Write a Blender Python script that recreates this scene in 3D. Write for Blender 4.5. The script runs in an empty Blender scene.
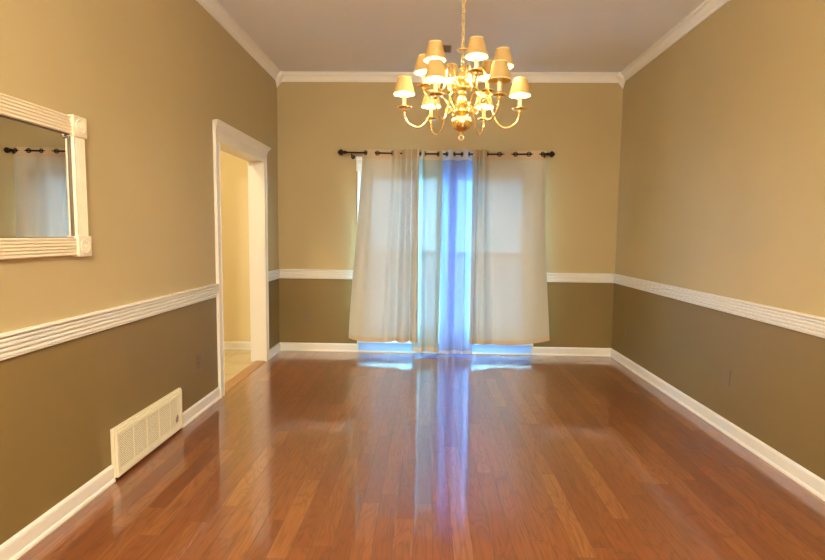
import bpy, math, random
from math import sin, cos, pi, sqrt
from mathutils import Vector, Matrix
random.seed(4)
S = bpy.context.scene
COL = S.collection
# ---------------------------------------------------------------- dimensions (metres)
W, D, H = 3.624, 5.6455, 2.968          # room width, back wall distance, ceiling height
NEAR = -2.3                          # wall behind the viewer
WT = 0.122                           # wall thickness
HX, HY = -1.75, 1.6                  # hallway extents
OP0, OP1, OPZ = 4.03, 5.12, 1.982    # cased opening in the left wall
CX0_, CX1_ = .860, 2.776
WX0, WX1, WZ0, WZ1 = 0.945, 2.691, 0.128, 1.955   # window hole in the back wall

# ---------------------------------------------------------------- materials
def srgb(r, g, b):
    f = lambda c: (c/255/12.92) if c/255 <= .04045 else ((c/255+.055)/1.055)**2.4
    return (f(r), f(g), f(b), 1)
def mat(name, col, rough=.5, metal=0, **kw):
    m = bpy.data.materials.new(name); m.use_nodes = True
    b = m.node_tree.nodes['Principled BSDF']
    b.inputs['Base Color'].default_value = col
    b.inputs['Roughness'].default_value = rough
    b.inputs['Metallic'].default_value = metal
    for k, v in kw.items(): b.inputs[k.replace('_', ' ')].default_value = v
    return m
class NT:
    def __init__(s, m): s.t = m.node_tree; s.n = s.t.nodes; s.l = s.t.links
    def new(s, typ, **kw):
        n = s.n.new(typ)
        for k, v in kw.items(): setattr(n, k, v)
        return n
    def link(s, a, b): s.l.new(a, b)
    def math(s, op, a, b=None, c=None, clamp=False):
        n = s.n.new('ShaderNodeMath'); n.operation = op; n.use_clamp = clamp
        for i, v in enumerate((a, b, c)):
            if v is None: continue
            if isinstance(v, (int, float)): n.inputs[i].default_value = v
            else: s.l.new(v, n.inputs[i])
        return n.outputs[0]
    def comb(s, x, y, z):
        n = s.n.new('ShaderNodeCombineXYZ')
        for i, v in enumerate((x, y, z)):
            if isinstance(v, (int, float)): n.inputs[i].default_value = v
            else: s.l.new(v, n.inputs[i])
        return n.outputs[0]
    def mix(s, fac, a, b, blend='MIX'):
        n = s.n.new('ShaderNodeMix'); n.data_type = 'RGBA'; n.blend_type = blend
        for i, v in ((0, fac), (6, a), (7, b)):
            if isinstance(v, (int, float)): n.inputs[i].default_value = v
            elif isinstance(v, tuple): n.inputs[i].default_value = v
            else: s.l.new(v, n.inputs[i])
        return n.outputs[2]
    def noise(s, vec, scale, detail=3, rough=.5, dist=0):
        n = s.n.new('ShaderNodeTexNoise'); n.inputs['Scale'].default_value = scale
        n.inputs['Detail'].default_value = detail; n.inputs['Roughness'].default_value = rough
        n.inputs['Distortion'].default_value = dist
        if vec is not None: s.l.new(vec, n.inputs['Vector'])
        return n
    def bump(s, h, strength, dist):
        n = s.n.new('ShaderNodeBump'); n.inputs['Strength'].default_value = strength
        n.inputs['Distance'].default_value = dist; s.l.new(h, n.inputs['Height'])
        s.l.new(n.outputs[0], s.n['Principled BSDF'].inputs['Normal'])
def paint(name, col, rough=.5, var=.04, scale=1.4, bump=.12, **kw):
    m = mat(name, col, rough, **kw); t = NT(m)
    tc = t.new('ShaderNodeTexCoord')
    n = t.noise(tc.outputs['Object'], scale, 2)
    lo = tuple(c*(1-var) for c in col[:3])+(1,); hi = tuple(min(1, c*(1+var)) for c in col[:3])+(1,)
    t.link(t.mix(n.outputs[0], lo, hi), t.n['Principled BSDF'].inputs['Base Color'])
    if bump:
        n2 = t.noise(tc.outputs['Object'], 260, 2); t.bump(n2.outputs[0], bump, .001)
    return m
M = {}
M['tan'] = paint('tan_wall_paint', srgb(188, 167, 122), .55, .08)
M['brown'] = paint('brown_wall_paint', srgb(132, 109, 62), .52, .06)
M['hallwall'] = paint('cream_hall_paint', srgb(236, 220, 176), .5, .03)
M['ceiling'] = paint('ceiling_paint', srgb(242, 240, 238), .8, .02, bump=.3)
M['trim'] = paint('white_trim_paint', srgb(244, 239, 230), .32, .015, bump=0)
M['frame'] = paint('antique_white_paint', srgb(240, 226, 200), .35, .02, bump=0)
M['ivory'] = paint('ivory_enamel', srgb(240, 230, 202), .38, .03, scale=9, bump=0)
M['vinyl'] = paint('white_window_vinyl', srgb(238, 240, 240), .35, .01, bump=0)
M['plate'] = paint('painted_over_plate', srgb(128, 106, 72), .38, .03, bump=0)
M['plate_brown'] = paint('brown_outlet_plastic', srgb(120, 92, 60), .4, .03, bump=0)
M['slot'] = mat('dark_slot', srgb(30, 22, 16), .7)
M['duct'] = mat('dark_duct', srgb(60, 46, 32), .9)
M['ventdark'] = mat('grey_vent_recess', srgb(140, 130, 116), .8)
M['bronze'] = mat('dark_bronze', srgb(40, 33, 32), .38, .7)
M['nickel'] = mat('grommet_metal', srgb(70, 66, 68), .3, .9)
M['silver'] = mat('clip_metal', srgb(210, 208, 200), .2, 1)
M['mirror'] = mat('mirror_silvering', (.86, .87, .85, 1), .0, 1)
M['brass'] = mat('polished_brass', srgb(255, 226, 150), .24, 1)
M['candle'] = mat('candle_sleeve', srgb(240, 226, 190), .5, 0, Subsurface_Weight=.1)
M['lip'] = mat('gap_shade_edge', srgb(112, 98, 78), .6)  # dark tone stands for the shade in the gap beside the mirror glass
M['scuff'] = mat('purple_grey_scuff', srgb(150, 134, 142), .7)
M['oak'] = paint('oak_threshold', srgb(186, 140, 92), .35, .12, scale=22, bump=0)
M['lightglass'] = mat('lit_opal_glass', srgb(255, 240, 215), .4)
def emis(name, col, strength):
    m = mat(name, col, .4); b = m.node_tree.nodes['Principled BSDF']
    b.inputs['Emission Color'].default_value = col; b.inputs['Emission Strength'].default_value = strength
    return m
M['bulb'] = emis('lit_bulb', (1, .86, .56, 1), 385)
M['bulb_off'] = mat('unlit_frosted_bulb', srgb(235, 232, 226), .25)
M['opal'] = emis('fill_globe_opal', (1, .94, .76, 1), 262)
M['opal_hall'] = emis('fill_dome_opal', (1, .84, .55, 1), 95)

def floor_material():
    m = mat('gunstock_oak_planks', srgb(160, 96, 56), .2); t = NT(m); b = t.n['Principled BSDF']
    tc = t.new('ShaderNodeTexCoord'); sp = t.new('ShaderNodeSeparateXYZ'); t.link(tc.outputs['Object'], sp.inputs[0])
    x, y = sp.outputs[0], sp.outputs[1]
    pw = .0835
    r = t.math('DIVIDE', t.math('ADD', x, .012), pw); row = t.math('FLOOR', r); fr = t.math('FRACT', r)
    w1 = t.new('ShaderNodeTexWhiteNoise', noise_dimensions='1D'); t.link(row, w1.inputs['W'])
    L = t.math('MULTIPLY_ADD', w1.outputs[0], .5, .62)
    v = t.math('DIVIDE', t.math('ADD', y, t.math('MULTIPLY', w1.outputs[0], 37.0)), L)
    idx = t.math('FLOOR', v); fv = t.math('FRACT', v)
    w2 = t.new('ShaderNodeTexWhiteNoise', noise_dimensions='2D'); t.link(t.comb(row, idx, 0), w2.inputs['Vector'])
    w3 = t.new('ShaderNodeTexWhiteNoise', noise_dimensions='2D'); t.link(t.comb(idx, t.math('ADD', row, 71.3), 0), w3.inputs['Vector'])
    rnd, rnd2 = w2.outputs[0], w3.outputs[0]
    # grain, each board shifted to its own stretch of wood
    gx = t.math('ADD', x, t.math('MULTIPLY', rnd, 13.0)); gy = t.math('ADD', y, t.math('MULTIPLY', rnd2, 29.0))
    fine = t.noise(t.comb(t.math('MULTIPLY', gx, 95), t.math('MULTIPLY', gy, 4.5), 0), 1, 4, .6, .3)
    cath = t.noise(t.comb(t.math('MULTIPLY', gx, 11), t.math('MULTIPLY', gy, 1.7), rnd), 1, 2, .45, .4)
    ring = t.math('FRACT', t.math('MULTIPLY', cath.outputs[0], 11))
    ring = t.math('POWER', t.math('ABSOLUTE', t.math('MULTIPLY_ADD', ring, 2, -1)), 3.0)
    ring = t.math('MULTIPLY', ring, fine.outputs[0])
    ramp = t.new('ShaderNodeValToRGB'); e = ramp.color_ramp.elements
    e[0].color = srgb(126, 66, 33); e[1].color = srgb(164, 103, 56); e[0].position = 0; e[1].position = 1
    for p, c in ((.35, (138, 74, 37)), (.7, (145, 81, 42)), (.88, (157, 94, 51))):
        k = ramp.color_ramp.elements.new(p); k.color = srgb(*c)
    t.link(rnd, ramp.inputs[0])
    c = t.mix(t.math('MULTIPLY', ring, .95, clamp=True), ramp.outputs[0], srgb(88, 38, 17))
    f2 = t.math('MULTIPLY', t.math('SUBTRACT', fine.outputs[0], .42, clamp=True), 1.6, clamp=True)
    c = t.mix(f2, c, srgb(100, 48, 24))
    # seams
    ex = t.math('MULTIPLY', t.math('MINIMUM', fr, t.math('SUBTRACT', 1, fr)), pw)
    ey = t.math('MULTIPLY', t.math('MINIMUM', fv, t.math('SUBTRACT', 1, fv)), L)
    ed = t.math('MINIMUM', ex, ey)
    seam = t.math('SUBTRACT', 1, t.math('DIVIDE', ed, .0021, clamp=True), clamp=True)
    c = t.mix(t.math('MULTIPLY', seam, .75), c, srgb(44, 20, 11))
    t.link(c, b.inputs['Base Color'])
    wob = t.noise(t.comb(t.math('ADD', x, t.math('MULTIPLY', rnd, 9)), t.math('MULTIPLY', y, .35), 0), 9, 2)
    h = t.math('ADD', t.math('MULTIPLY', seam, -1.0), t.math('MULTIPLY', wob.outputs[0], .5))
    h = t.math('ADD', h, t.math('MULTIPLY', fine.outputs[0], .06))
    t.bump(h, .35, .0012)
    b.inputs['Roughness'].default_value = .3
    b.inputs['Specular IOR Level'].default_value = .6
    b.inputs['Coat Weight'].default_value = 1; b.inputs['Coat Roughness'].default_value = .07
    b.inputs['Coat IOR'].default_value = 1.82
    t.link(t.n['Bump'].outputs[0], b.inputs['Coat Normal']) if 'Bump' in t.n else None
    return m
M['floor'] = floor_material()
def tile_material():
    m = mat('cream_stone_tile', srgb(226, 210, 168), .25); t = NT(m); b = t.n['Principled BSDF']
    tc = t.new('ShaderNodeTexCoord')
    n = t.noise(tc.outputs['Object'], 5, 5, .6, .8)
    br = t.new('ShaderNodeTexBrick'); t.link(tc.outputs['Object'], br.inputs['Vector']); br.offset = 0
    br.inputs['Scale'].default_value = 1; br.inputs['Brick Width'].default_value = .42; br.inputs['Row Height'].default_value = .42
    br.inputs['Mortar Size'].default_value = .004
    c = t.mix(n.outputs[0], srgb(206, 184, 138), srgb(240, 228, 192))
    t.link(t.mix(t.math('MULTIPLY', br.outputs['Fac'], .5), c, srgb(170, 150, 112)), b.inputs['Base Color'])
    return m
M['tile'] = tile_material()
def cloth(name, col, trans=.45, open_=.1, weave=True, lace=False, warm=None):
    m = bpy.data.materials.new(name); m.use_nodes = True; t = NT(m)
    t.n.remove(t.n['Principled BSDF']); out = t.n['Material Output']
    tc = t.new('ShaderNodeTexCoord'); uv = tc.outputs['UV']
    sp = t.new('ShaderNodeSeparateXYZ'); t.link(uv, sp.inputs[0])
    n = t.noise(t.comb(t.math('MULTIPLY', sp.outputs[0], 300), t.math('MULTIPLY', sp.outputs[1], 14), 0), 1, 3)
    n2 = t.noise(t.comb(t.math('MULTIPLY', sp.outputs[0], 12), t.math('MULTIPLY', sp.outputs[1], 260), 0), 1, 3)
    w = t.math('MULTIPLY', t.math('ADD', n.outputs[0], n2.outputs[0]), .5)
    c = t.mix(w, tuple(k*.9 for k in col[:3])+(1,), tuple(min(1, k*1.08) for k in col[:3])+(1,))
    d = t.new('ShaderNodeBsdfDiffuse'); t.link(c, d.inputs['Color'])
    tr = t.new('ShaderNodeBsdfTranslucent')
    if warm: tr.inputs['Color'].default_value = warm
    else: t.link(c, tr.inputs['Color'])
    mx = t.new('ShaderNodeMixShader'); mx.inputs[0].default_value = trans
    t.link(d.outputs[0], mx.inputs[1]); t.link(tr.outputs[0], mx.inputs[2])
    tp = t.new('ShaderNodeBsdfTransparent')
    mx2 = t.new('ShaderNodeMixShader')
    if lace:
        # columns of small open eyelets, grouped into vertical bands
        u, v = sp.outputs[0], sp.outputs[1]
        fu = t.math('SUBTRACT', t.math('FRACT', t.math('DIVIDE', u, .030)), .5)
        fv = t.math('SUBTRACT', t.math('FRACT', t.math('DIVIDE', v, .030)), .5)
        dd = t.math('SQRT', t.math('ADD', t.math('MULTIPLY', fu, fu), t.math('MULTIPLY', fv, fv)))
        dot = t.math('LESS_THAN', dd, .27)
        ring = t.math('MULTIPLY', t.math('GREATER_THAN', dd, .27), t.math('LESS_THAN', dd, .42))
        f = t.math('ADD', open_, t.math('MULTIPLY', dot, .05))
        f = t.math('SUBTRACT', f, t.math('MULTIPLY', ring, open_*.75), clamp=True)
        t.link(f, mx2.inputs[0])
    else:
        t.link(t.math('MULTIPLY', w, open_*2, clamp=True), mx2.inputs[0])
    t.link(mx.outputs[0], mx2.inputs[1]); t.link(tp.outputs[0], mx2.inputs[2])
    t.link(mx2.outputs[0], out.inputs['Surface'])
    return m
M['curtain'] = cloth('cream_linen', srgb(206, 201, 186), .018, .005)
M['curtain_double'] = cloth('cream_linen_double_layer', srgb(212, 190, 160), .015, .0)
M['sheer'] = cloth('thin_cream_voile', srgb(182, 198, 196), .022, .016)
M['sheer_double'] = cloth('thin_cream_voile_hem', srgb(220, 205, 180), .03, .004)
M['lace'] = cloth('sky_tinted_eyelet_voile', srgb(160, 184, 236), .055, .005, lace=True)  # blue sky glow put into the colour of white lace
M['lace_double'] = cloth('white_voile_header', srgb(222, 222, 236), .05, .004)
M['shade'] = cloth('tan_paper_shade', srgb(184, 156, 104), .05, 0.0, warm=srgb(235, 190, 100))
M['shade_inner_glow'] = cloth('glow_tinted_shade_inside', srgb(240, 205, 105), .05, 0.0)  # inner faces coloured yellow to carry the glow of the bulbs
M['shade_trim'] = cloth('cream_shade_trim', srgb(235, 215, 165), .3, 0.0)
def glass_mat():
    m = bpy.data.materials.new('window_glass'); m.use_nodes = True; t = NT(m)
    t.n.remove(t.n['Principled BSDF']); out = t.n['Material Output']
    a = t.new('ShaderNodeBsdfTransparent'); a.inputs[0].default_value = (.95, .98, .97, 1)
    g = t.new('ShaderNodeBsdfGlossy'); g.inputs['Roughness'].default_value = .02
    lw = t.new('ShaderNodeLayerWeight'); lw.inputs[0].default_value = .5
    fr = t.math('MULTIPLY_ADD', t.math('POWER', lw.outputs['Facing'], 5.0), .95, .04)
    mx = t.new('ShaderNodeMixShader'); t.link(fr, mx.inputs[0])
    t.link(a.outputs[0], mx.inputs[1]); t.link(g.outputs[0], mx.inputs[2]); t.link(mx.outputs[0], out.inputs['Surface'])
    return m
M['glass'] = glass_mat()
M['frost'] = cloth('frosted_panel', srgb(172, 205, 238), .15, 0.0)
M['ground'] = paint('pale_concrete', srgb(190, 190, 182), .9, .1, bump=0)

# ---------------------------------------------------------------- mesh builder
class MB:
    def __init__(s): s.v = []; s.f = []; s.mi = []; s.uv = None; s.smooth = False
    def add(s, vs, fs, mi=0):
        o = len(s.v); s.v += [tuple(p) for p in vs]; s.f += [tuple(i+o for i in f) for f in fs]; s.mi += [mi]*len(fs)
        return s
    def box(s, x0, x1, y0, y1, z0, z1, mi=0):
        v = [(x, y, z) for x in (x0, x1) for y in (y0, y1) for z in (z0, z1)]
        return s.add(v, [(0, 1, 3, 2), (4, 6, 7, 5), (0, 4, 5, 1), (2, 3, 7, 6), (0, 2, 6, 4), (1, 5, 7, 3)], mi)
    def bar(s, a, b, w, h, up=(1, 0, 0), mi=0):
        a, b = Vector(a), Vector(b); d = (b-a).normalized(); u = Vector(up); n = d.cross(u).normalized()
        vs = [p + n*i*w/2 + u*j*h/2 for p in (a, b) for i, j in ((-1, -1), (1, -1), (1, 1), (-1, 1))]
        return s.add(vs, [(0, 1, 2, 3), (7, 6, 5, 4), (0, 4, 5, 1), (1, 5, 6, 2), (2, 6, 7, 3), (3, 7, 4, 0)], mi)
    def profile(s, prof, p0, p1, out, m0=0, m1=0, mi=0):
        """closed profile [(out, z)] swept from p0 to p1 along a wall; m0/m1 mitre (run shortened by out*m)"""
        p0, p1, out = Vector(p0), Vector(p1), Vector(out); d = (p1-p0).normalized(); n = len(prof)
        vs = [p0 + out*o + Vector((0, 0, z)) + d*(o*m0) for o, z in prof] + [p1 + out*o + Vector((0, 0, z)) - d*(o*m1) for o, z in prof]
        fs = [(i, (i+1) % n, n+(i+1) % n, n+i) for i in range(n)] + [tuple(range(n-1, -1, -1)), tuple(range(n, 2*n))]
        return s.add(vs, fs, mi)
    def sweep2(s, prof, org, along, a, b, length, mi=0):
        """closed profile [(a,b)] in plane of vectors a,b at org, extruded by length along"""
        org, along, a, b = map(Vector, (org, along, a, b)); n = len(prof)
        vs = [org + a*p + b*q + along*t for t in (0, length) for p, q in prof]
        fs = [(i, (i+1) % n, n+(i+1) % n, n+i) for i in range(n)] + [tuple(range(n-1, -1, -1)), tuple(range(n, 2*n))]
        return s.add(vs, fs, mi)
    def lathe(s, prof, seg=24, c=(0, 0, 0), flute=0, fa=0, axis='z', close=False, mi=0):
        vs = []; n = len(prof)
        for k in range(seg):
            a = 2*pi*k/seg; q = 1 + fa*(abs(cos(a*flute/2))-.6) if flute else 1
            for r, z in prof:
                x, y = r*q*cos(a), r*q*sin(a)
                p = (x, y, z) if axis == 'z' else ((z, x, y) if axis == 'x' else (x, z, y))
                vs.append((c[0]+p[0], c[1]+p[1], c[2]+p[2]))
        fs = []
        m = n if close else n-1
        for k in range(seg):
            k2 = (k+1) % seg
            for i in range(m): fs.append((k*n+i, k*n+(i+1) % n, k2*n+(i+1) % n, k2*n+i))
        return s.add(vs, fs, mi)
    def tube(s, pts, r, seg=10, closed=False, mi=0, squash=None):
        P = [Vector(p) for p in pts]; n = len(P)
        rs = r if isinstance(r, (list, tuple)) else [r]*n
        up = None; vs = []
        for i in range(n):
            a = P[i-1] if (i > 0 or closed) else P[i]; b = P[(i+1) % n] if (i < n-1 or closed) else P[i]
            d = (b-a).normalized()
            if up is None: up = d.orthogonal().normalized()
            up = (up - d*up.dot(d)).normalized(); sd = d.cross(up)
            for k in range(seg):
                t = 2*pi*k/seg; vs.append(P[i] + (up*cos(t) + sd*sin(t))*rs[i])
        fs = []
        for i in range(n if closed else n-1):
            j = (i+1) % n
            for k in range(seg): fs.append((i*seg+k, i*seg+(k+1) % seg, j*seg+(k+1) % seg, j*seg+k))
        if not closed: fs += [tuple(range(seg-1, -1, -1)), tuple(range((n-1)*seg, n*seg))]
        return s.add(vs, fs, mi)
    def build(s, name, mats, parent=None, smooth=False, bevel=0, recalc=True):
        me = bpy.data.meshes.new(name); me.from_pydata(s.v, [], s.f); 
        for m in (mats if isinstance(mats, (list, tuple)) else [mats]): me.materials.append(m)
        me.polygons.foreach_set('material_index', s.mi)
        if s.uv:
            l = me.uv_layers.new(name='UVMap')
            for lp in me.loops: l.data[lp.index].uv = s.uv[lp.vertex_index]
        if recalc:
            import bmesh
            bm = bmesh.new(); bm.from_mesh(me)
            bmesh.ops.recalc_face_normals(bm, faces=bm.faces); bm.to_mesh(me); bm.free()
        if smooth: me.shade_smooth()
        o = bpy.data.objects.new(name, me); COL.objects.link(o)
        if parent: o.parent = parent
        if bevel:
            b = o.modifiers.new('bevel', 'BEVEL'); b.width = bevel; b.segments = 2; b.limit_method = 'ANGLE'; b.angle_limit = .6
        if smooth == 'auto':
            e = o.modifiers.new('split', 'EDGE_SPLIT'); e.split_angle = .7
        return o
def tag(o, label, cat, group=None, kind=None):
    o['label'] = label; o['category'] = cat
    if group: o['group'] = group
    if kind: o['kind'] = kind
    return o
def empty(name, loc=(0, 0, 0), rz=0):
    o = bpy.data.objects.new(name, None); COL.objects.link(o); o.location = loc; o.rotation_euler = (0, 0, rz); o.empty_display_size = .1
    return o
ST = 'structure'

# ---------------------------------------------------------------- setting: floors, walls, ceiling
tag(MB().box(0, W, NEAR, D, -.06, 0).box(-.06, 0, OP0, OP1, -.06, 0).build('floor', M['floor']), 'glossy reddish brown oak plank floor of the empty dining room', 'floor', None, ST)
tag(MB().box(HX, -.0605, HY, D, -.06, -.001).build('floor', M['tile']), 'pale cream stone tile floor seen through the cased opening', 'floor', None, ST)
tag(MB().box(HX-.1, W+.15, NEAR-.15, D+.15, H, H+.1).build('ceiling', M['ceiling']), 'flat beige painted ceiling above the chandelier', 'ceiling', None, ST)
RZ = .85   # paint change, hidden behind the chair rail
def wallbox(mb, x0, x1, y0, y1, z0, z1):
    if z0 < RZ < z1: mb.box(x0, x1, y0, y1, z0, RZ, 1); mb.box(x0, x1, y0, y1, RZ, z1, 0)
    else: mb.box(x0, x1, y0, y1, z0, z1, 1 if z1 <= RZ else 0)
two = [M['tan'], M['brown']]
w = MB(); t0 = .012
wallbox(w, -t0, 0, NEAR, OP0-.02, 0, H); wallbox(w, -t0, 0, OP1+.02, D, 0, H); wallbox(w, -t0, 0, OP0-.02, OP1+.02, OPZ+.02, H)
for a, b, z in ((HY, OP0-.02, 0), (OP1+.02, D, 0), (OP0-.02, OP1+.02, OPZ+.02)): w.box(-WT, -t0, a, b, z, H, 2)
tag(w.build('wall_left', two+[M['hallwall']]), 'left wall, tan above and olive brown below the chair rail', 'wall', None, ST)
w = MB(); wallbox(w, W, W+.15, NEAR, D, 0, H)
tag(w.build('wall_right', two), 'bare right wall, tan above and olive brown below the chair rail', 'wall', None, ST)
PX0, PX1 = CX0_+.012, CX1_-.012
w = MB(); wallbox(w, 0, WX0, D, D+.15, WZ0, H); wallbox(w, WX1, W, D, D+.15, WZ0, H); w.box(0, PX0, D, D+.15, 0, WZ0, 1); w.box(PX1, W, D, D+.15, 0, WZ0, 1)
w.box(WX0, WX1, D, D+.15, WZ1, H, 0)
tag(w.build('wall_back', two), 'far wall behind the curtained windows, two shades of brown', 'wall', None, ST)
w = MB(); wallbox(w, -WT, W+.15, NEAR-.15, NEAR, 0, H)
tag(w.build('wall_front', two), 'wall behind the viewer, tan over brown', 'wall', None, ST)
w = MB().box(HX-.1, -.0005, D, D+.15, 0, H)
tag(w.build('wall_hall_end', M['hallwall']), 'cream hallway wall seen through the cased opening', 'wall', None, ST)
w = MB().box(HX-.1, HX, HY, D, 0, H)
tag(w.build('wall_hall_side', M['hallwall']), 'cream side wall of the hallway, beyond the cased opening', 'wall', None, ST)
w = MB().box(HX-.1, -WT, HY-.1, HY, 0, H)
tag(w.build('wall_hall_front', M['hallwall']), 'near cream end wall of the hallway', 'wall', None, ST)
tag(MB().box(-14, 18, D+.15, D+40, -.5, -.4).build('ground', M['ground']), 'pale ground outside beyond the windows', 'ground', None, ST)

# ---- baseboards
BB = [(0, 0), (.021, 0), (.021, .008), (.0175, .016), (.013, .019), (.013, .072), (.011, .081), (.006, .087), (.004, .090), (0, .090)]
g = .0004
def base(name, p0, p1, out, m0, m1, label, m='trim'):
    tag(MB().profile(BB, p0, p1, out, m0, m1).build(name, M[m], bevel=0), label, 'baseboard', None, ST)
VY0, VY1 = 2.566, 3.276
base('baseboard_left', (g, NEAR, 0), (g, VY0-.002, 0), (1, 0, 0), 1, 0, 'white baseboard on the left wall, nearer than the floor vent')
base('baseboard_left', (g, VY1+.036, 0), (g, OP0-.083, 0), (1, 0, 0), 0, 0, 'short white baseboard between the floor vent and the cased opening')
base('baseboard_left', (g, OP1+.083, 0), (g, D-g, 0), (1, 0, 0), 0, 1, 'short white baseboard between the cased opening and the far corner')
base('baseboard_right', (W-g, NEAR, 0), (W-g, D-g, 0), (-1, 0, 0), 1, 1, 'long white baseboard along the right wall')
CX0, CX1 = .860, 2.776      # casing outer edges
base('baseboard_back', (g, D-g, 0), (CX0-.001, D-g, 0), (0, -1, 0), 1, 0, 'white baseboard on the far wall, left of the windows')
base('baseboard_back', (CX1+.001, D-g, 0), (W-g, D-g, 0), (0, -1, 0), 0, 1, 'white baseboard on the far wall, right of the windows')
base('baseboard_hall', (HX, D-g, 0), (-.0005, D-g, 0), (0, -1, 0), 0, 0, 'cream baseboard on the hallway wall', 'trim')
# ---- chair rails (fluted)
R0, R1 = .799, .900
def rail_prof():
    p = [(0, R0), (.012, R0), (.016, R0+.004)]
    n = 4; hgt = (R1-.012-(R0+.008))/n
    for k in range(n):
        z = R0+.008 + k*hgt; pk = .017+.003*k
        p += [(pk-.010, z), (pk, z+hgt*.22), (pk+.001, z+hgt*.5), (pk, z+hgt*.74), (pk-.010, z+hgt*.90)]
    return p + [(.032, R1-.010), (.034, R1-.004), (.030, R1), (0, R1)]
RP = rail_prof()
def rail(n, p0, p1, out, m0, m1, label):
    tag(MB().profile(RP, p0, p1, out, m0, m1).build('trim_%d' % n, M['trim']), label, 'chair rail', None, ST)
rail(1, (g, NEAR, 0), (g, OP0-.083, 0), (1, 0, 0), 1, 0, 'white fluted chair rail on the left wall, nearer than the cased opening')
rail(2, (g, OP1+.083, 0), (g, D-g, 0), (1, 0, 0), 0, 1, 'short white chair rail between the cased opening and the far corner')
rail(3, (g, D-g, 0), (CX0-.001, D-g, 0), (0, -1, 0), 1, 0, 'white chair rail on the far wall, left of the curtains')
rail(4, (CX1+.001, D-g, 0), (W-g, D-g, 0), (0, -1, 0), 0, 1, 'white chair rail on the far wall, right of the curtains')
rail(5, (W-g, NEAR, 0), (W-g, D-g, 0), (-1, 0, 0), 1, 1, 'long white fluted chair rail along the right wall')
# ---- crown moulding
CR = [(0, 2.881), (.008, 2.881), (.010, 2.890), (.016, 2.896), (.020, 2.909), (.028, 2.926), (.040, 2.941), (.050, 2.948), (.052, 2.957), (.062, 2.960), (.062, H-g), (0, H-g)]
def crown(n, p0, p1, out, m0, m1, label):
    tag(MB().profile(CR, p0, p1, out, m0, m1).build('trim_%d' % n, M['trim']), label, 'crown moulding', None, ST)
crown(6, (g, NEAR, 0), (g, D-g, 0), (1, 0, 0), 1, 1, 'white crown moulding along the top of the left wall')
crown(7, (g, D-g, 0), (W-g, D-g, 0), (0, -1, 0), 1, 1, 'white crown moulding along the top of the far wall')
crown(8, (W-g, NEAR, 0), (W-g, D-g, 0), (-1, 0, 0), 1, 1, 'white crown moulding along the top of the right wall')
def corner_block(n, cx, sx, label):
    a = .080; b = MB(); y = D-g
    def P(x, yy, z): return (cx+sx*x, y-yy, z)
    top = [P(0, 0, H-g), P(a, 0, H-g), P(a, a, H-g), P(0, a, H-g)]
    sh = [P(0, 0, 2.880), P(a*.66, 0, 2.880), P(a*.50, a*.50, 2.880), P(0, a*.66, 2.880)]
    mid = [P(0, 0, 2.925), P(a, 0, 2.925), P(a, a, 2.925), P(0, a, 2.925)]
    tip = [P(0, 0, 2.820), P(.006, 0, 2.822), P(.008, .008, 2.824), P(0, .006, 2.822)]
    v = top+mid+sh+tip; f = [(0, 1, 2, 3), (12, 13, 14, 15)]
    for l in range(3):
        for i in range(4): f.append((l*4+i, l*4+(i+1) % 4, l*4+4+(i+1) % 4, l*4+4+i))
    b.add(v, f); tag(b.build('trim_%d' % n, M['trim'], bevel=.002), label, 'corner block', None, ST)
corner_block(9, g, 1, 'pointed white crown corner block in the far left corner')
corner_block(10, W-g, -1, 'pointed white crown corner block in the far right corner')

# ---- cased opening in the left wall
dr = tag(empty('door_1', (0, (OP0+OP1)/2, 0)), 'white cased doorless opening to the hallway in the left wall', 'doorway', None, ST)
oy = (OP0+OP1)/2; hw = (OP1-OP0)/2
def loc(mb):  # shift builder from world to door local
    mb.v = [(x, y-oy, z) for x, y, z in mb.v]; return mb
j = MB().box(-WT-.004, .004, OP0-.02, OP0, .0, OPZ+.02).box(-WT-.004, .004, OP1, OP1+.02, 0, OPZ+.02).box(-WT-.004, .004, OP0, OP1, OPZ, OPZ+.02)
loc(j).build('jamb', M['trim'], dr, bevel=.002)
CP = [(0, 0), (.019, 0), (.021, .004), (.016, .012), (.016, .058), (.021, .064), (.024, .072), (.022, .080), (0, .080)]
for sgn, y0 in ((-1, OP0), (1, OP1)):
    m = MB().sweep2([(o, w_*sgn) for o, w_ in CP], (g, y0, 0), (0, 0, 1), (1, 0, 0), (0, 1, 0), OPZ)
    loc(m).build('casing', M['trim'], dr)
    m = MB().sweep2([(o, w_*sgn) for o, w_ in CP], (-WT-g, y0, 0), (0, 0, 1), (-1, 0, 0), (0, 1, 0), OPZ)
    loc(m).build('casing', M['trim'], dr)
HP = [(0, OPZ), (.022, OPZ), (.022, OPZ+.072), (.026, OPZ+.076), (.026, OPZ+.084), (.030, OPZ+.090), (.033, OPZ+.106), (.042, OPZ+.118), (.044, OPZ+.122), (.052, OPZ+.128), (.054, OPZ+.146), (0, OPZ+.146)]
def ret(o): return max(0, o-.022)
n = len(HP)
vs = [(o, OP0-.080-ret(o), z) for o, z in HP]+[(o, OP1+.080+ret(o), z) for o, z in HP]
hm = MB().add([(x+g, y, z) for x, y, z in vs], [(i, (i+1) % n, n+(i+1) % n, n+i) for i in range(n)]+[tuple(range(n-1, -1, -1)), tuple(range(n, 2*n))])
loc(hm).build('head_cap', M['trim'], dr)
loc(MB().box(-WT-.02, -WT-g, OP0-.08, OP1+.08, OPZ, OPZ+.08)).build('head_casing', M['trim'], dr)
tp = [(-.105, 0), (.010, 0), (.006, .006), (-.008, .011), (-.085, .011), (-.100, .006)]
m = MB().sweep2(tp, (0, OP0, 0), (0, 1, 0), (1, 0, 0), (0, 0, 1), OP1-OP0)
th = loc(m).build('threshold', M['oak'], dr); th['label'] = 'oak threshold strip'; th.location.z = .0003

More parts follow.
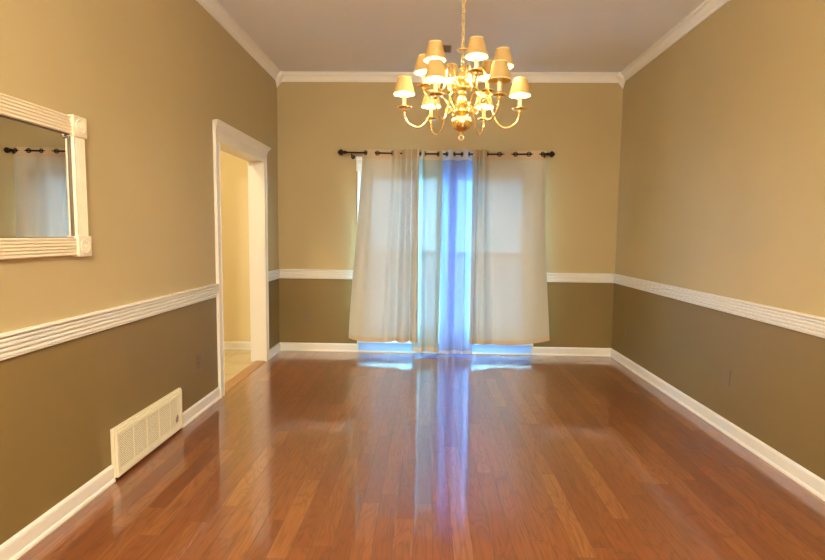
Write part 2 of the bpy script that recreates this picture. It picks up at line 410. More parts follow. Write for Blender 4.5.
# ---------------------------------------------------------------- windows
GY = D+.075
wcas = tag(empty('trim_11', (1.818, D, 0)), 'white casing around the pair of curtained windows', 'window casing', None, ST)
def wl(mb, ox=1.818, oy_=D): mb.v = [(x-ox, y-oy_, z) for x, y, z in mb.v]; return mb
for sgn, x0 in ((-1, WX0), (1, WX1)):
    wl(MB().sweep2([(o, w_*sgn*1.06) for o, w_ in CP], (x0, D-g, WZ0), (0, 0, 1), (0, -1, 0), (1, 0, 0), WZ1-WZ0)).build('side_casing', M['trim'], wcas)
MU0, MU1 = 1.761, 1.876
wl(MB().box(MU0, MU1, D-.018, D+.14, WZ0+.02, WZ1)).build('mullion', M['trim'], wcas, bevel=.003)
HP2 = [(0, 0), (.021, 0), (.021, .085), (.025, .090), (.028, .105), (.038, .118), (.040, .150), (0, .150)]
wl(MB().profile([(o, z+WZ1) for o, z in HP2], (CX0-.012, D-g, 0), (CX1+.012, D-g, 0), (0, -1, 0))).build('head_cap', M['trim'], wcas)
wl(MB().box(CX0, PX0, D-.018, D-g, 0.0005, .105).box(PX1, CX1, D-.018, D-g, 0.0005, .105)).build('plinth', M['trim'], wcas, bevel=.002)
wl(MB().box(PX0, PX1, D-.022, D+.14, 0.0005, .016)).build('bottom_rail', M['trim'], wcas, bevel=.002)
for a_, b_ in ((PX0, MU0), (MU1, PX1)): wl(MB().box(a_, b_, D-.004, D+.002, .016, .105)).build('frosted_panel', M['frost'], wcas)['label'] = 'frosted panel under the sill'
wl(MB().box(MU0, MU1, D-.012, D+.14, .016, .105)).build('mullion', M['trim'], wcas)
wl(MB().box(CX0-.0, CX1+.0, D-.034, D-g, .105, WZ0).box(WX0, WX1, D-g, D+.05, WZ0, WZ0+.016)).build('sill', M['trim'], wcas, bevel=.004)
def window(n, x0, x1, label):
    cx = (x0+x1)/2; r = tag(empty('window_%d' % n, (cx, D+.06, WZ0)), label, 'window', None, ST)
    def L_(mb): mb.v = [(x-cx, y-(D+.06), z-WZ0) for x, y, z in mb.v]; return mb
    z0, z1 = WZ0+.017, WZ1; ya, yb = D+.03, D+.13; j_ = .020
    L_(MB().box(x0, x0+j_, ya, yb, z0, z1).box(x1-j_, x1, ya, yb, z0, z1).box(x0+j_, x1-j_, ya, yb, z1-.025, z1).box(x0+j_, x1-j_, ya, yb, z0, z0+.02)).build('window_frame', M['vinyl'], r, bevel=.002)
    a, b_ = x0+j_, x1-j_; st = .035; mr = 1.08
    for nm, za, zb, y, tr, br in (('lower_sash', z0+.02, mr+.022, D+.055, .045, .07), ('upper_sash', mr-.022, z1-.025, D+.088, .04, .045)):
        s_ = L_(MB().box(a, a+st, y, y+.03, za, zb).box(b_-st, b_, y, y+.03, za, zb).box(a+st, b_-st, y, y+.03, za, za+br).box(a+st, b_-st, y, y+.03, zb-tr, zb)).build(nm, M['vinyl'], r, bevel=.002)
        p = L_(MB().box(a+st, b_-st, y+.013, y+.017, za+br, zb-tr)).build('pane', M['glass'], s_)
        if nm == 'lower_sash':
            L_(MB().box((a+b_)/2-.03, (a+b_)/2+.03, y-.006, y+.02, mr+.022, mr+.034)).build('sash_lock', M['vinyl'], s_, bevel=.002)
window(1, WX0, MU0, 'left tall white double hung window behind the curtains')
window(2, MU1, WX1, 'right tall white double hung window behind the curtains')

# ---------------------------------------------------------------- curtain rod
RY = D-.100
def rodz(x):
    t = (x-.667)/(2.921-.667); return 2.141*(1-t)+2.137*t - .010*4*t*(1-t)
rod = tag(empty('curtain_rod', (1.794, RY, 2.128)), 'dark bronze curtain rod with ball finials above the windows', 'curtain rod')
def rl(mb): mb.v = [(x-1.794, y-RY, z-2.128) for x, y, z in mb.v]; return mb
xs = [.737+(2.850-.737)*i/24 for i in range(25)]
rl(MB().tube([(x, RY, rodz(x)) for x in xs], .0085, 12)).build('rod', M['bronze'], rod, smooth=True)
fin = [(0, -.085), (.006, -.083), (.010, -.078), (.019, -.070), (.026, -.058), (.028, -.050), (.025, -.040), (.017, -.030), (.010, -.026), (.013, -.023), (.017, -.017), (.014, -.011), (.010, -.008), (.013, -.004), (.013, .006), (.009, .009), (0, .009)]
for sx, x in ((1, .752), (-1, 2.836)):
    rl(MB().lathe([(r*1.12, z*sx*1.05) for r, z in fin], 20, (x, RY, rodz(x)), axis='x', flute=10, fa=.10)).build('finial', M['bronze'], rod, smooth=True)
for x in (.812, 2.817):
    b = MB().tube([(x, D-.006, rodz(x)-.034), (x, D-.05, rodz(x)-.034), (x, RY-.006, rodz(x)-.030), (x, RY-.014, rodz(x)-.016)], .006, 8)
    b.tube([(x, RY+.015*cos(t), rodz(x)+.012*sin(t)) for t in [pi+.3+i*(pi-.6)/8 for i in range(9)]], .004, 6)
    b.lathe([(0, 0), (.022, 0), (.020, -.006), (.008, -.009), (0, -.009)], 18, (x, D-g, rodz(x)-.034), axis='y')
    b.tube([(x, RY, rodz(x)-.012), (x, RY, rodz(x)-.030)], .004, 8)
    rl(b).build('bracket', M['bronze'], rod, smooth=True)

# ---------------------------------------------------------------- curtain panels
def interp(tab, p):
    if p <= tab[0][0]: return tab[0][1]
    for (a, va), (b, vb) in zip(tab, tab[1:]):
        if p <= b: return va + (vb-va)*(p-a)/(b-a)
    return tab[-1][1]
def curtain(ctrl, bot, zb, mats, label, hemh=.05, headz=.062, fine=.6, seed=0, edge=None, drift=0, ampk=1.0, name='curtain', mid=None, stack=None):
    """ctrl [(phase, x at rod)], bot [(phase, x at hem)], zb [(phase, z hem)]"""
    rnd = random.Random(seed)
    X = lambda v: .667+(v-.655)*1.005
    ctrl = [(p, X(v)) for p, v in ctrl]; bot = [(p, X(v)) for p, v in bot]; zb = [(p, v-.018) for p, v in zb]
    ph0, ph1 = ctrl[0][0], ctrl[-1][0]; K = max(8, int((ph1-ph0)*16))
    phs = [ph0+(ph1-ph0)*i/K for i in range(K+1)]
    widths = [(a, b, vb-va) for (a, va), (b, vb) in zip(ctrl, ctrl[1:])]
    def halfw(p):
        tot = 0; w_ = 0
        for a, b, dx in widths:
            c = (a+b)/2; k = math.exp(-((p-c)/.6)**2); w_ += k*dx/(b-a); tot += k
        return w_/tot
    fr = [rnd.uniform(0, 6.28) for _ in range(6)]
    cx = (ctrl[0][1]+ctrl[-1][1])/2
    ztop = lambda x: rodz(x)+.036
    def pos(p, z):
        xt = interp(ctrl, p); xb = interp(bot, p); zt = rodz(xt); zh = interp(zb, p)
        t = max(0, min(1.15, (zt-z)/(zt-zh)))
        s_ = t*t*(3-2*t)*.35+t*.65 if t < 1 else t
        x = xt+(xb-xt)*s_
        if mid:
            x += interp(mid, p)*sin(pi*min(1, t))
        hwid = halfw(p); L = .128
        A = min(.048, ampk*.62*sqrt(max(0.0, (L*L-hwid*hwid)))/2*1.1 + .010)
        f = 1-.42*t
        y = RY - A*f*sin(pi*(p + drift*t*t))
        if stack:
            k = 1/(1+math.exp(-(p-stack[0])*5)) * 1/(1+math.exp((p-stack[1])*5))
            y -= .068*k*(1-.3*t)
        # soft secondary drape growing towards the hem
        y += t*.010*fine*sin(2.3*p+fr[0]+1.6*t) + t*.006*fine*sin(5.1*p+fr[1]-1.1*t)
        x += t*.006*sin(3.7*p+fr[2]+2*t)
        return (x, min(y, D-.048), z)
    mb_parts = []
    NB = 64
    zrows_h = lambda x, zt, k, n_: zt - (zt-(rodz(x)-headz+.002))*k/n_
    # arc length for uv
    us = [0]
    for i in range(K):
        a, b = Vector(pos(phs[i], 2.1)), Vector(pos(phs[i+1], 2.1)); us.append(us[-1]+(a-b).length)
    root = tag(empty(name, (cx, RY, ztop(cx))), label, 'curtain', None)
    def grid(rows, nm, mt, skip=None):
        b = MB(); b.uv = []; R_ = len(rows(phs[0]))
        for i, p in enumerate(phs):
            for z in rows(p):
                q = pos(p, z); b.v.append((q[0]-cx, q[1]-RY, q[2]-ztop(cx))); b.uv.append((us[i], z))
        for i in range(K):
            for k in range(R_-1):
                a = i*R_+k
                if skip:
                    c = sum((Vector(b.v[q]) for q in (a, a+1, a+R_, a+R_+1)), Vector())/4
                    if skip(c): continue
                b.f.append((a, a+1, a+R_+1, a+R_)); b.mi.append(0)
        return b.build(nm, mt, root, smooth=True)
    gr = [p for p in range(math.ceil(ph0+.02), math.floor(ph1-.02)+1) if not (stack and stack[0]-.4 < p < stack[1]+.4)]
    gc = []
    for p in gr:
        x, y, z = pos(p, rodz(interp(ctrl, p))); gc.append(Vector((x-cx, y-RY, z-ztop(cx))))
    def skip(c): return any((c-q).length < .0185 for q in gc)
    hem = hemh
    head = lambda p: [ztop(interp(ctrl, p)) - (.036+headz)*k/24 for k in range(25)]
    body = lambda p: [(rodz(interp(ctrl, p))-headz) + ((interp(zb, p)+hem)-(rodz(interp(ctrl, p))-headz))*k/NB for k in range(NB+1)]
    hemr = lambda p: [interp(zb, p)+hem*(1-k/4) for k in range(5)]
    grid(head, 'header_band', mats[1], skip); grid(body, 'cloth', mats[0]); grid(hemr, 'hem_band', mats[1])
    for p, q in zip(gr, gc):
        a, b = Vector(pos(p-.06, 2.12)), Vector(pos(p+.06, 2.12)); d = (b-a); d.z = 0; d.normalize()
        n_ = Vector((-d.y, d.x, 0)); rm = MB()
        prof = [(.0165, -.003), (.0185, -.0045), (.0245, -.0035), (.0265, 0), (.0245, .0035), (.0185, .0045), (.0165, .003)]
        seg = 24
        vs = []
        for k in range(seg):
            t = 2*pi*k/seg; rad = d*cos(t)+Vector((0, 0, 1))*sin(t)
            for r_, h_ in prof: vs.append(q+rad*r_+n_*h_)
        m_ = len(prof)
        fs = [(k*m_+i, k*m_+(i+1) % m_, ((k+1) % seg)*m_+(i+1) % m_, ((k+1) % seg)*m_+i) for k in range(seg) for i in range(m_)]
        rm.add(vs, fs).build('grommet', M['nickel'], root, smooth=True)
    return root
CM = (M['curtain'], M['curtain_double']); 
curtain([(-.35, .908), (0, .944), (1, 1.068), (2, 1.223), (3, 1.300), (4, 1.345), (5, 1.400), (6, 1.450), (6.7, 1.502)],
        [(-.35, .760), (0, .815), (1, .960), (2, 1.130), (3, 1.250), (4, 1.335), (5, 1.400), (6, 1.455), (6.7, 1.504)],
        [(-.35, .186), (0, .172), (1, .152), (2, .150), (3, .158), (4, .162), (5, .165), (6, .165), (6.5, .165)],
        CM, 'wide cream curtain panel at the left end of the rod', seed=2, drift=.2, stack=(3.3, 9), mid=[(-.35, .0), (1, .0), (3, 0)])
curtain([(-.8, 1.458), (0, 1.515), (1, 1.562), (2, 1.700), (2.6, 1.745)],
        [(-.8, 1.452), (0, 1.515), (1, 1.590), (2, 1.690), (2.6, 1.735)],
        [(-.4, .050), (0, .050), (1, .056), (2, .052), (2.6, .050)],
        (M['sheer'], M['sheer_double']), 'thin cream curtain panel left of the sky tinted eyelet sheer', seed=5, drift=.15)
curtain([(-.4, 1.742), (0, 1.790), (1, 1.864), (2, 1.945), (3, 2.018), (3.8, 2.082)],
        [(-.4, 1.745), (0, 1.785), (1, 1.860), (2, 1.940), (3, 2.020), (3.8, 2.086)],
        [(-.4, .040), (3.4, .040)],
        (M['lace'], M['lace_double']), 'sheer white eyelet curtain panel tinted with sky glow in the middle of the windows', seed=7, hemh=.03)
curtain([(-.5, 2.056), (0, 2.070), (1, 2.100), (2, 2.140), (3, 2.205), (4, 2.330), (5, 2.495), (6, 2.632), (7, 2.774), (7.35, 2.815)],
        [(-.5, 2.060), (0, 2.075), (1, 2.105), (2, 2.150), (3, 2.240), (4, 2.365), (5, 2.510), (6, 2.655), (7, 2.830), (7.35, 2.915)],
        [(-.5, .155), (1, .155), (2, .156), (3, .150), (4, .140), (5, .140), (6, .152), (7, .180), (7.35, .196)],
        CM, 'wide cream curtain panel at the right end of the rod', seed=11, drift=-.2, stack=(-3, 2.6), mid=[(4, 0), (6, -.01), (7.35, -.025)])

# ---------------------------------------------------------------- wall mirror
MY0, MY1, MZ0, MZ1 = 1.21, 2.432, 1.175, 1.809; BS = .093; FW = .080
mr = tag(empty('wall_mirror', (0, (MY0+MY1)/2, (MZ0+MZ1)/2)), 'rectangular mirror in fluted off white frame on the left wall', 'mirror')
mo = Vector((0, (MY0+MY1)/2, (MZ0+MZ1)/2))
def ml(mb): mb.v = [(x-mo.x, y-mo.y, z-mo.z) for x, y, z in mb.v]; return mb
def flute_prof(wd, th, n=5):
    p = [(0, 0), (0, th*.75), (.003, th)]; a, b = .006, wd-.006; st = (b-a)/n
    for k in range(n):
        s0 = a+k*st
        p += [(s0+st*.12, th), (s0+st*.24, th-.006), (s0+st*.5, th-.0085), (s0+st*.76, th-.006), (s0+st*.88, th)]
    return p + [(wd-.003, th), (wd, th*.75), (wd, 0)]
off = (BS-FW)/2
fp = flute_prof(FW, .026)
ml(MB().sweep2(fp, (g, MY0+BS, MZ1-off-FW), (0, 1, 0), (0, 0, 1), (1, 0, 0), MY1-MY0-2*BS)).build('frame_rail', M['frame'], mr)
ml(MB().sweep2(fp, (g, MY0+BS, MZ0+off), (0, 1, 0), (0, 0, 1), (1, 0, 0), MY1-MY0-2*BS)).build('frame_rail', M['frame'], mr)
ml(MB().sweep2(fp, (g, MY1-off-FW, MZ0+BS), (0, 0, 1), (0, 1, 0), (1, 0, 0), MZ1-MZ0-2*BS)).build('frame_stile', M['frame'], mr)
ml(MB().sweep2(fp, (g, MY0+off, MZ0+BS), (0, 0, 1), (0, 1, 0), (1, 0, 0), MZ1-MZ0-2*BS)).build('frame_stile', M['frame'], mr)
for y in (MY0, MY1-BS):
    for z in (MZ0, MZ1-BS):
        cb = ml(MB().box(g, .034, y, y+BS, z, z+BS)).build('corner_block', M['frame'], mr, bevel=.003)
        c = (.0338, y+BS/2, z+BS/2)
        rb = MB().lathe([(.034, 0), (.034, .003), (.031, .0048), (.028, .003), (.026, .0006), (.022, .0006), (.020, .003), (.0165, .0045), (.012, .003), (.010, .002), (.008, .0045), (.004, .007), (0, .0075)], 32, c, axis='x', flute=16, fa=.07)
        ml(rb).build('rosette', M['frame'], cb, smooth=True)
ml(MB().box(g, .006, MY0+BS-.01, MY1-BS+.012, MZ0+BS-.01, MZ1-BS+.012)).build('mirror_glass', M['mirror'], mr)
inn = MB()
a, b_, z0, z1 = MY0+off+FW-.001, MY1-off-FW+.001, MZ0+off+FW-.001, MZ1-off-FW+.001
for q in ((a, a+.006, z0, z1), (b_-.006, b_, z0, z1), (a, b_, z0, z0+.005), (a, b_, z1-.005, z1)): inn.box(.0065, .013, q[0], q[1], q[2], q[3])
il = ml(inn).build('inner_lip', M['lip'], mr); il['label'] = 'inner edge coloured as the shaded gap'
cl = ml(MB().lathe([(0, .012), (.006, .0115), (.008, .009), (.008, 0), (0, 0)], 16, (.0062, b_-.022, z1-.014), axis='x')).build('mirror_clip', M['silver'], mr, smooth=True); cl['label'] = 'small silver mirror clip'

# ---------------------------------------------------------------- return air vent low on the left wall
vo = Vector((0, (VY0+VY1)/2, 0)); vz = .276
vt = tag(empty('air_return_vent', vo), 'off white return air grille low on the left wall', 'vent')
def vl(mb): mb.v = [(x-vo.x, y-vo.y, z) for x, y, z in mb.v]; return mb
fx = .038
b = MB(); e = .010
for x0, x1, ins, th in ((g, .019, 0, .028), (.019, .0295, .007, .022)):
    VE = VY1+.030-ins*1.5
    b.box(x0, x1, VY0+ins, VY0+ins+th, .016, vz-ins).box(x0, x1, VE-th, VE, .016, vz-ins).box(x0, x1, VY0+ins+th, VE-th, vz-ins-th, vz-ins).box(x0, x1, VY0+ins+th, VE-th, .016, .040)
vl(b).build('wooden_box_frame', M['ivory'], vt, bevel=.002)
ya, yb, za, zb_ = VY0-.002, VY1+.002, .022, vz-.019
bw = .020
b = MB().box(.0295, fx, ya, ya+bw, za, zb_).box(.0295, fx, yb-bw, yb, za, zb_).box(.0295, fx, ya+bw, yb-bw, za, za+bw).box(.0295, fx, ya+bw, yb-bw, zb_-bw, zb_)
vl(b).build('grille_frame', M['ivory'], vt, bevel=.0025)
iy0, iy1, iz0, iz1 = ya+bw, yb-bw, za+bw, zb_-bw
np_ = 5; pw_ = (iy1-iy0)/np_
for k in range(1, np_):
    y = iy0+k*pw_; vl(MB().box(.032, fx-.0015, y-.004, y+.004, iz0, iz1)).build('divider', M['ivory'], vt, bevel=.001)
for k in range(np_):
    y0, y1 = iy0+k*pw_+(.004 if k else 0), iy0+(k+1)*pw_-(.004 if k < np_-1 else 0); b = MB(); pitch = .0135; hh = iz1-iz0; ww = y1-y0
    for sg in (1, -1):
        c = -hh
        while c < ww:
            # line y = y0 + c + t, z = iz0 + t (sg=1) ; mirrored for -1
            t0_, t1_ = max(0, -c), min(hh, ww-c)
            if t1_-t0_ > .004:
                ys = [y0+c+t0_, y0+c+t1_]
                if sg < 0: ys = [y1-(q-y0) for q in ys]
                b.bar((.0335+.0006*sg, ys[0], iz0+t0_), (.0335+.0006*sg, ys[1], iz0+t1_), .0030, .0018)
            c += pitch
    vl(b).build('lattice', M['ivory'], vt)
vl(MB().box(.004, .006, VY0+.03, VY1-.03, .042, vz-.03)).build('dark_duct_opening', M['duct'], vt)
b = MB(); rr = random.Random(3)
for k in range(7):
    yy = VY1-.068+rr.uniform(-.016, .016); zz = .105+rr.uniform(-.018, .018)
    b.lathe([(0, .0016), (rr.uniform(.004, .010), .001), (rr.uniform(.008, .012), 0)], 9, (.0347, yy, zz), axis='x')
sc = vl(b).build('smudge', M['scuff'], vt); sc['label'] = 'purple grey smudge'
for y in (ya+.05, yb-.05):
    vl(MB().lathe([(0, .0015), (.003, .0012), (.004, 0)], 12, (fx, y, zb_-.012), axis='x')).build('screw', M['ivory'], vt)

# ---------------------------------------------------------------- outlets
def outlet(loc_, rz, label, plate, sock=True):
    r = tag(empty('wall_outlet', loc_, rz), label, 'outlet')    # local: plate in XZ, faces -Y
    w_, h_ = .035, .0575
    MB().box(-w_, w_, -.0055, -g, -h_, h_).build('cover_plate', plate, r, bevel=.003)
    if sock:
        for z in (-.0195, .0195):
            s_ = MB().lathe([(0, -.0075), (.0150, -.0075), (.0165, -.0065), (.0165, -.004)], 24, (0, 0, z), axis='y').build('socket', plate, r)
            MB().box(-.0068, -.0048, -.0080, -.0070, z-.001, z+.008).box(.0048, .0068, -.0080, -.0070, z-.001, z+.008).box(-.002, .002, -.0080, -.0070, z-.010, z-.006).build('slots', M['slot'], s_)
        MB().lathe([(0, -.0068), (.003, -.0066), (.0035, -.005)], 12, (0, 0, 0), axis='y').build('screw', plate, r)
    return r
outlet((0, 3.612, .382), pi/2, 'brown outlet on the left wall beside the cased opening', M['plate_brown'])
outlet((.330, D, .376), 0, 'painted over outlet low on the far wall, left of the curtains', M['plate'], False)
outlet((W, 3.472, .371), -pi/2, 'painted over plate in the middle of the lower right wall', M['plate'], False)
outlet((W, 5.25, .359), -pi/2, 'painted over plate on the right wall close to the far corner', M['plate'], False)

# ---------------------------------------------------------------- ceiling vent
cv = tag(empty('ceiling_vent', (1.768, 4.89, H)), 'small grey slotted vent in the ceiling beyond the chandelier', 'vent')
b = MB().box(-.040, .040, -.095, -.083, -.007, -g).box(-.040, .040, .083, .095, -.007, -g).box(-.040, -.031, -.083, .083, -.007, -g).box(.031, .040, -.083, .083, -.007, -g)
b.build('vent_frame', mat('grey_vent_enamel', srgb(170, 158, 142), .5), cv, bevel=.0015)
for k in range(4):
    x = -.0235+k*.0157
    MB().bar((x, -.083, -.0045), (x, .083, -.0045), .0075, .0015, up=Vector((.35, 0, 1)).normalized()).build('slat', mat('grey_vent_slat', srgb(150, 140, 126), .5), cv)
MB().box(-.031, .031, -.083, .083, -.0012, -g).build('dark_opening', M['ventdark'], cv)

# ---------------------------------------------------------------- chandelier
CHX, CHY = 1.797, 2.96
ch = tag(empty('chandelier', (CHX, CHY, H)), 'twelve light brass chandelier with tan shades hanging from the ceiling', 'chandelier')
Z = lambda z: z-H
body = [(0, 1.846), (.008, 1.847), (.012, 1.852), (.010, 1.858), (.018, 1.862), (.034, 1.870), (.048, 1.884), (.055, 1.900), (.056, 1.914), (.051, 1.930), (.040, 1.943), (.026, 1.951), (.018, 1.955),
        (.022, 1.958), (.036, 1.962), (.038, 1.968), (.036, 1.976), (.022, 1.981), (.018, 1.988), (.026, 1.996), (.032, 2.010), (.031, 2.024), (.022, 2.044), (.017, 2.054), (.022, 2.058), (.026, 2.064), (.020, 2.070),
        (.017, 2.078), (.020, 2.084), (.034, 2.090), (.036, 2.098), (.034, 2.106), (.020, 2.112), (.016, 2.120), (.025, 2.130), (.030, 2.144), (.028, 2.158), (.018, 2.174), (.012, 2.184), (.017, 2.190), (.020, 2.198), (.015, 2.208), (.007, 2.214), (0, 2.216)]
MB().lathe([(r, Z(z)) for r, z in body if z <= 1.955], 48, flute=14, fa=.10).build('lower_ball', M['brass'], ch, smooth=True)
MB().lathe([(r, Z(z)) for r, z in body if z >= 1.955], 48, flute=12, fa=.06).build('central_column', M['brass'], ch, smooth=True)
MB().tube([(.0, 0, Z(1.848))]+[(.014*sin(a), 0, Z(1.830)+.014*cos(a)) for a in [i*2*pi/20 for i in range(21)]], .0028, 8).build('bottom_ring', M['brass'], ch, smooth=True)
# suspension: stem loop, bell, chain, canopy
MB().tube([(.010*sin(a), 0, Z(2.226)+.012*cos(a)) for a in [i*2*pi/20 for i in range(20)]], .0025, 8, closed=True).build('top_ring', M['brass'], ch, smooth=True)
bell = [(0, 2.322), (.005, 2.322), (.008, 2.318), (.012, 2.312), (.026, 2.306), (.032, 2.300), (.034, 2.294), (.030, 2.292), (.010, 2.298), (0, 2.300)]
MB().lathe([(r, Z(z)) for r, z in bell], 28, flute=8, fa=.12).build('chain_bell', M['brass'], ch, smooth=True)
def chain(z0, z1, nm):
    b = MB(); n = max(1, round((z1-z0)/.026)); st = (z1-z0)/n
    for k in range(n):
        c = Z(z0+st*(k+.5)); ang = (k % 2)*pi/2+.5; pts = []
        for i in range(18):
            a = 2*pi*i/18; px_ = .0078*cos(a); pz = (st*.5-.0078+.0045)*(1 if sin(a) >= 0 else -1)+.0078*sin(a)
            pts.append((px_*cos(ang), px_*sin(ang), c+pz))
        b.tube(pts, .0021, 6, closed=True)
    return b.build(nm, M['brass'], ch, smooth=True)
chain(2.236, 2.296, 'short_chain'); chain(2.318, H-.040, 'chain')
MB().lathe([(0, -.045), (.006, -.044), (.010, -.036), (.030, -.030), (.052, -.016), (.062, -.006), (.064, -g), (0, -g)], 32).build('ceiling_canopy', M['brass'], ch, smooth=True)
# arms
def catmull(P, n=10):
    out = []; Q = [P[0]]+P+[P[-1]]
    for i in range(1, len(Q)-2):
        for k in range(n):
            t = k/n; a, b, c, d = Q[i-1], Q[i], Q[i+1], Q[i+2]
            out.append(tuple(.5*(2*b[j]+(c[j]-a[j])*t+(2*a[j]-5*b[j]+4*c[j]-d[j])*t*t+(3*b[j]-a[j]-3*c[j]+d[j])*t**3) for j in range(2)))
    return out+[P[-1]]
def arm_mesh(path, curl):
    pts = catmull(path); b = MB(); n = len(pts)
    b.tube([(r, 0, Z(z)) for r, z in pts], [.0052-.0012*i/n for i in range(n)], 10)
    c = catmull(curl, 8); m = len(c)
    b.tube([(r, 0, Z(z)) for r, z in c], [.0042*(1-.45*i/m) for i in range(m)], 8)
    b.lathe([(0, .006), (.006, .004), (.0075, 0), (.006, -.004), (0, -.006)], 12, (curl[-1][0], 0, Z(curl[-1][1])))
    # collar knots along the arm
    for q in (int(n*.16), int(n*.93)):
        b.lathe([(0, -.006), (.007, -.005), (.0085, 0), (.007, .005), (0, .006)], 12, (pts[q][0], 0, Z(pts[q][1])))
    # cup under the drip pan
    er, ez = path[-1]
    b.lathe([(0, -.012), (.006, -.011), (.010, -.004), (.014, .002), (.011, .006), (0, .007)], 16, (er, 0, Z(ez)))
    return b
lowp = [(.030, 1.968), (.052, 1.972), (.074, 2.000), (.098, 2.038), (.128, 2.046), (.152, 2.020), (.170, 1.968), (.198, 1.912), (.238, 1.885), (.282, 1.898), (.309, 1.928), (.318, 1.976)]
lowc = [(.060, 1.978), (.078, 1.960), (.090, 1.970), (.086, 1.986), (.074, 1.984)]
upp = [(.028, 2.098), (.046, 2.104), (.060, 2.136), (.074, 2.180), (.098, 2.196), (.118, 2.174), (.128, 2.120), (.146, 2.070), (.174, 2.052), (.200, 2.066), (.213, 2.084), (.217, 2.110)]
upc = [(.052, 2.112), (.068, 2.094), (.080, 2.102), (.076, 2.118), (.066, 2.116)]
def fittings(arm, er, ez, lit):
    z = Z(ez)
    MB().lathe([(0, .004), (.010, .0045), (.020, .003), (.034, .006), (.041, .013), (.0415, .0155), (.039, .0145), (.030, .009), (.014, .010), (.013, .016), (.016, .020), (.013, .025), (.0125, .030), (0, .030)], 28, (er, 0, z), flute=12, fa=.03).build('drip_pan', M['brass'], arm, smooth=True)
    MB().lathe([(0, .018), (.0108, .018), (.0108, .078), (.009, .081), (0, .081)], 16, (er, 0, z)).build('candle_sleeve', M['candle'], arm, smooth=False)
    bz = .081; MB().lathe([(.006, bz), (.007, bz+.006), (.0125, bz+.016), (.0145, bz+.026), (.012, bz+.040), (.006, bz+.054), (0, bz+.060)], 16, (er, 0, z)).build('bulb', M['bulb'] if lit else M['bulb_off'], arm, smooth=True)
    s0, s1 = .086, .172; rb, rt = .058, .0360
    sh = MB().lathe([(rb, s0), (rt, s1), (rt-.0012, s1), (rb-.0012, s0)], 36, (er, 0, z), close=True)
    sh.mi = [1 if i % 4 == 2 else 0 for i in range(len(sh.mi))]
    sh.build('lamp_shade', [M['shade'], M['shade_inner_glow']], arm, smooth='auto')
    for r_, zz in ((rb, s0), (rt, s1)):
        b = MB().lathe([(r_+.0012, zz-.003), (r_+.0012-.001, zz+.003), (r_-.0022, zz+.003), (r_-.0018, zz-.003)], 36, (er, 0, z), close=True)
        b.build('shade_trim', M['shade_trim'], arm)
    b = MB()
    for k in range(3):
        a = k*2*pi/3; b.tube([(er+.012*cos(a), .012*sin(a), z+bz+.045), (er+.0350*cos(a), .0350*sin(a), z+s1-.002)], .0009, 5)
    b.tube([(er+.0125*cos(a), .0125*sin(a), z+bz+.043) for a in [i*2*pi/14 for i in range(14)]], .0009, 5, closed=True)
    b.build('shade_clip', M['brass'], arm)
protos = {}
def copy_tree(o, parent):
    c = o.copy(); COL.objects.link(c); c.parent = parent
    for q in list(o.children): copy_tree(q, c)
    return c
for tier, (path, curl, a0) in {'low': (lowp, lowc, -2), 'up': (upp, upc, 15)}.items():
    first = None
    for k in range(6):
        ang = a0+60*k; unlit = tier == 'low' and k == 5
        # angles: measured anticlockwise from +x with -y (towards the viewer) as "front"
        rz = -math.radians(ang)
        if first is None:
            first = arm = arm_mesh(path, curl).build('arm', M['brass'], ch, smooth=True); fittings(arm, *path[-1], True)
        else: arm = copy_tree(first, ch)
        arm.rotation_euler = (0, 0, rz)
        if tier == 'low' and k == 1:
            for q in arm.children:
                if q.name.startswith('bulb'):
                    q.data = q.data.copy(); q.data.materials[0] = M['bulb_off']; q['label'] = 'unlit bulb'

# ---------------------------------------------------------------- unseen lamps added as fill light
def dome(loc_, label, m, r=.17):
    o = tag(empty('hall_fill_lamp', loc_), label, 'fill lamp')
    MB().lathe([(0, -.03), (r*.94, -.03), (r, -.022), (r, -g), (0, -g)], 40).build('lamp_base', M['brass'], o, smooth=False)
    MB().lathe([(r*.9, -.030), (r*.88, -.052), (r*.7, -.080), (r*.4, -.098), (0, -.104)], 40).build('glass_dome', m, o, smooth=True)
gl = tag(empty('globe_fill_lamp', (1.35, -.65, H)), 'unseen globe fill lamp added behind the viewer', 'pendant lamp')  # added globe, out of view, brightens the walls and ceiling
MB().lathe([(0, -.03), (.05, -.028), (.06, -g), (0, -g)], 28).build('ceiling_canopy', M['brass'], gl)
MB().tube([(0, 0, -.02), (0, 0, -.40)], .006, 10).build('stem', M['brass'], gl)
MB().lathe([(0, -.36), (.045, -.362), (.05, -.40), (.042, -.415), (0, -.415)], 28).build('globe_cap', M['brass'], gl)
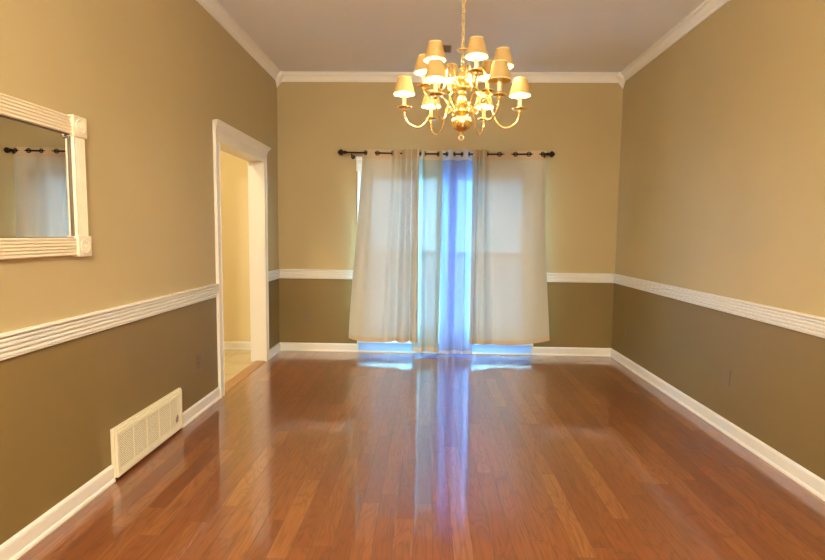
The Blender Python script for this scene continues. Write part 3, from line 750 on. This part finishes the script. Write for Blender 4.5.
MB().lathe([(.17*sin(a), -.56-.17*cos(a)) for a in [i*pi/24 for i in range(25)]], 40).build('glass_globe', M['opal'], gl, smooth=True)
dome((-.85, 3.7, H), 'unseen dome fill lamp added in the hallway', M['opal_hall'], .17)  # added dome, out of view, gives the hallway its warm light

# ---------------------------------------------------------------- world, camera, view
wd = bpy.data.worlds.new('sky'); S.world = wd; wd.use_nodes = True
wn = wd.node_tree; bg = wn.nodes['Background']
tc = wn.nodes.new('ShaderNodeTexCoord'); sp = wn.nodes.new('ShaderNodeSeparateXYZ'); rp = wn.nodes.new('ShaderNodeValToRGB')
wn.links.new(tc.outputs['Generated'], sp.inputs[0]); wn.links.new(sp.outputs[2], rp.inputs[0]); wn.links.new(rp.outputs[0], bg.inputs[0])
rp.color_ramp.elements[0].color = (.24, .64, 1, 1); rp.color_ramp.elements[1].color = (.16, .46, 1, 1)
bg.inputs[1].default_value = 34.0
f, yaw, pit, rol, cx, cz = 523.2551, .0285, -.0875, -.0116, 1.6205, 1.295
def fitR():
    def rz(a): return Matrix(((cos(a), -sin(a), 0), (sin(a), cos(a), 0), (0, 0, 1)))
    def rx(a): return Matrix(((1, 0, 0), (0, cos(a), -sin(a)), (0, sin(a), cos(a))))
    def ry(a): return Matrix(((cos(a), 0, sin(a)), (0, 1, 0), (-sin(a), 0, cos(a))))
    return rz(yaw) @ rx(pit) @ ry(rol)
Rm = fitR(); r_, f_, u_ = Rm.col[0], Rm.col[1], Rm.col[2]
mw = Matrix((( r_[0], u_[0], -f_[0], cx), (r_[1], u_[1], -f_[1], 0), (r_[2], u_[2], -f_[2], cz), (0, 0, 0, 1)))
cd = bpy.data.cameras.new('camera'); cam = bpy.data.objects.new('camera', cd); COL.objects.link(cam)
cam.matrix_world = mw; cd.sensor_fit = 'HORIZONTAL'; cd.sensor_width = 36; cd.lens = 36*f/825; cd.clip_start = .02
S.camera = cam
S.view_settings.view_transform = 'Standard'; S.view_settings.look = 'None'; S.view_settings.gamma = 1; S.view_settings.use_curve_mapping = False
S.view_settings.exposure = 0.38
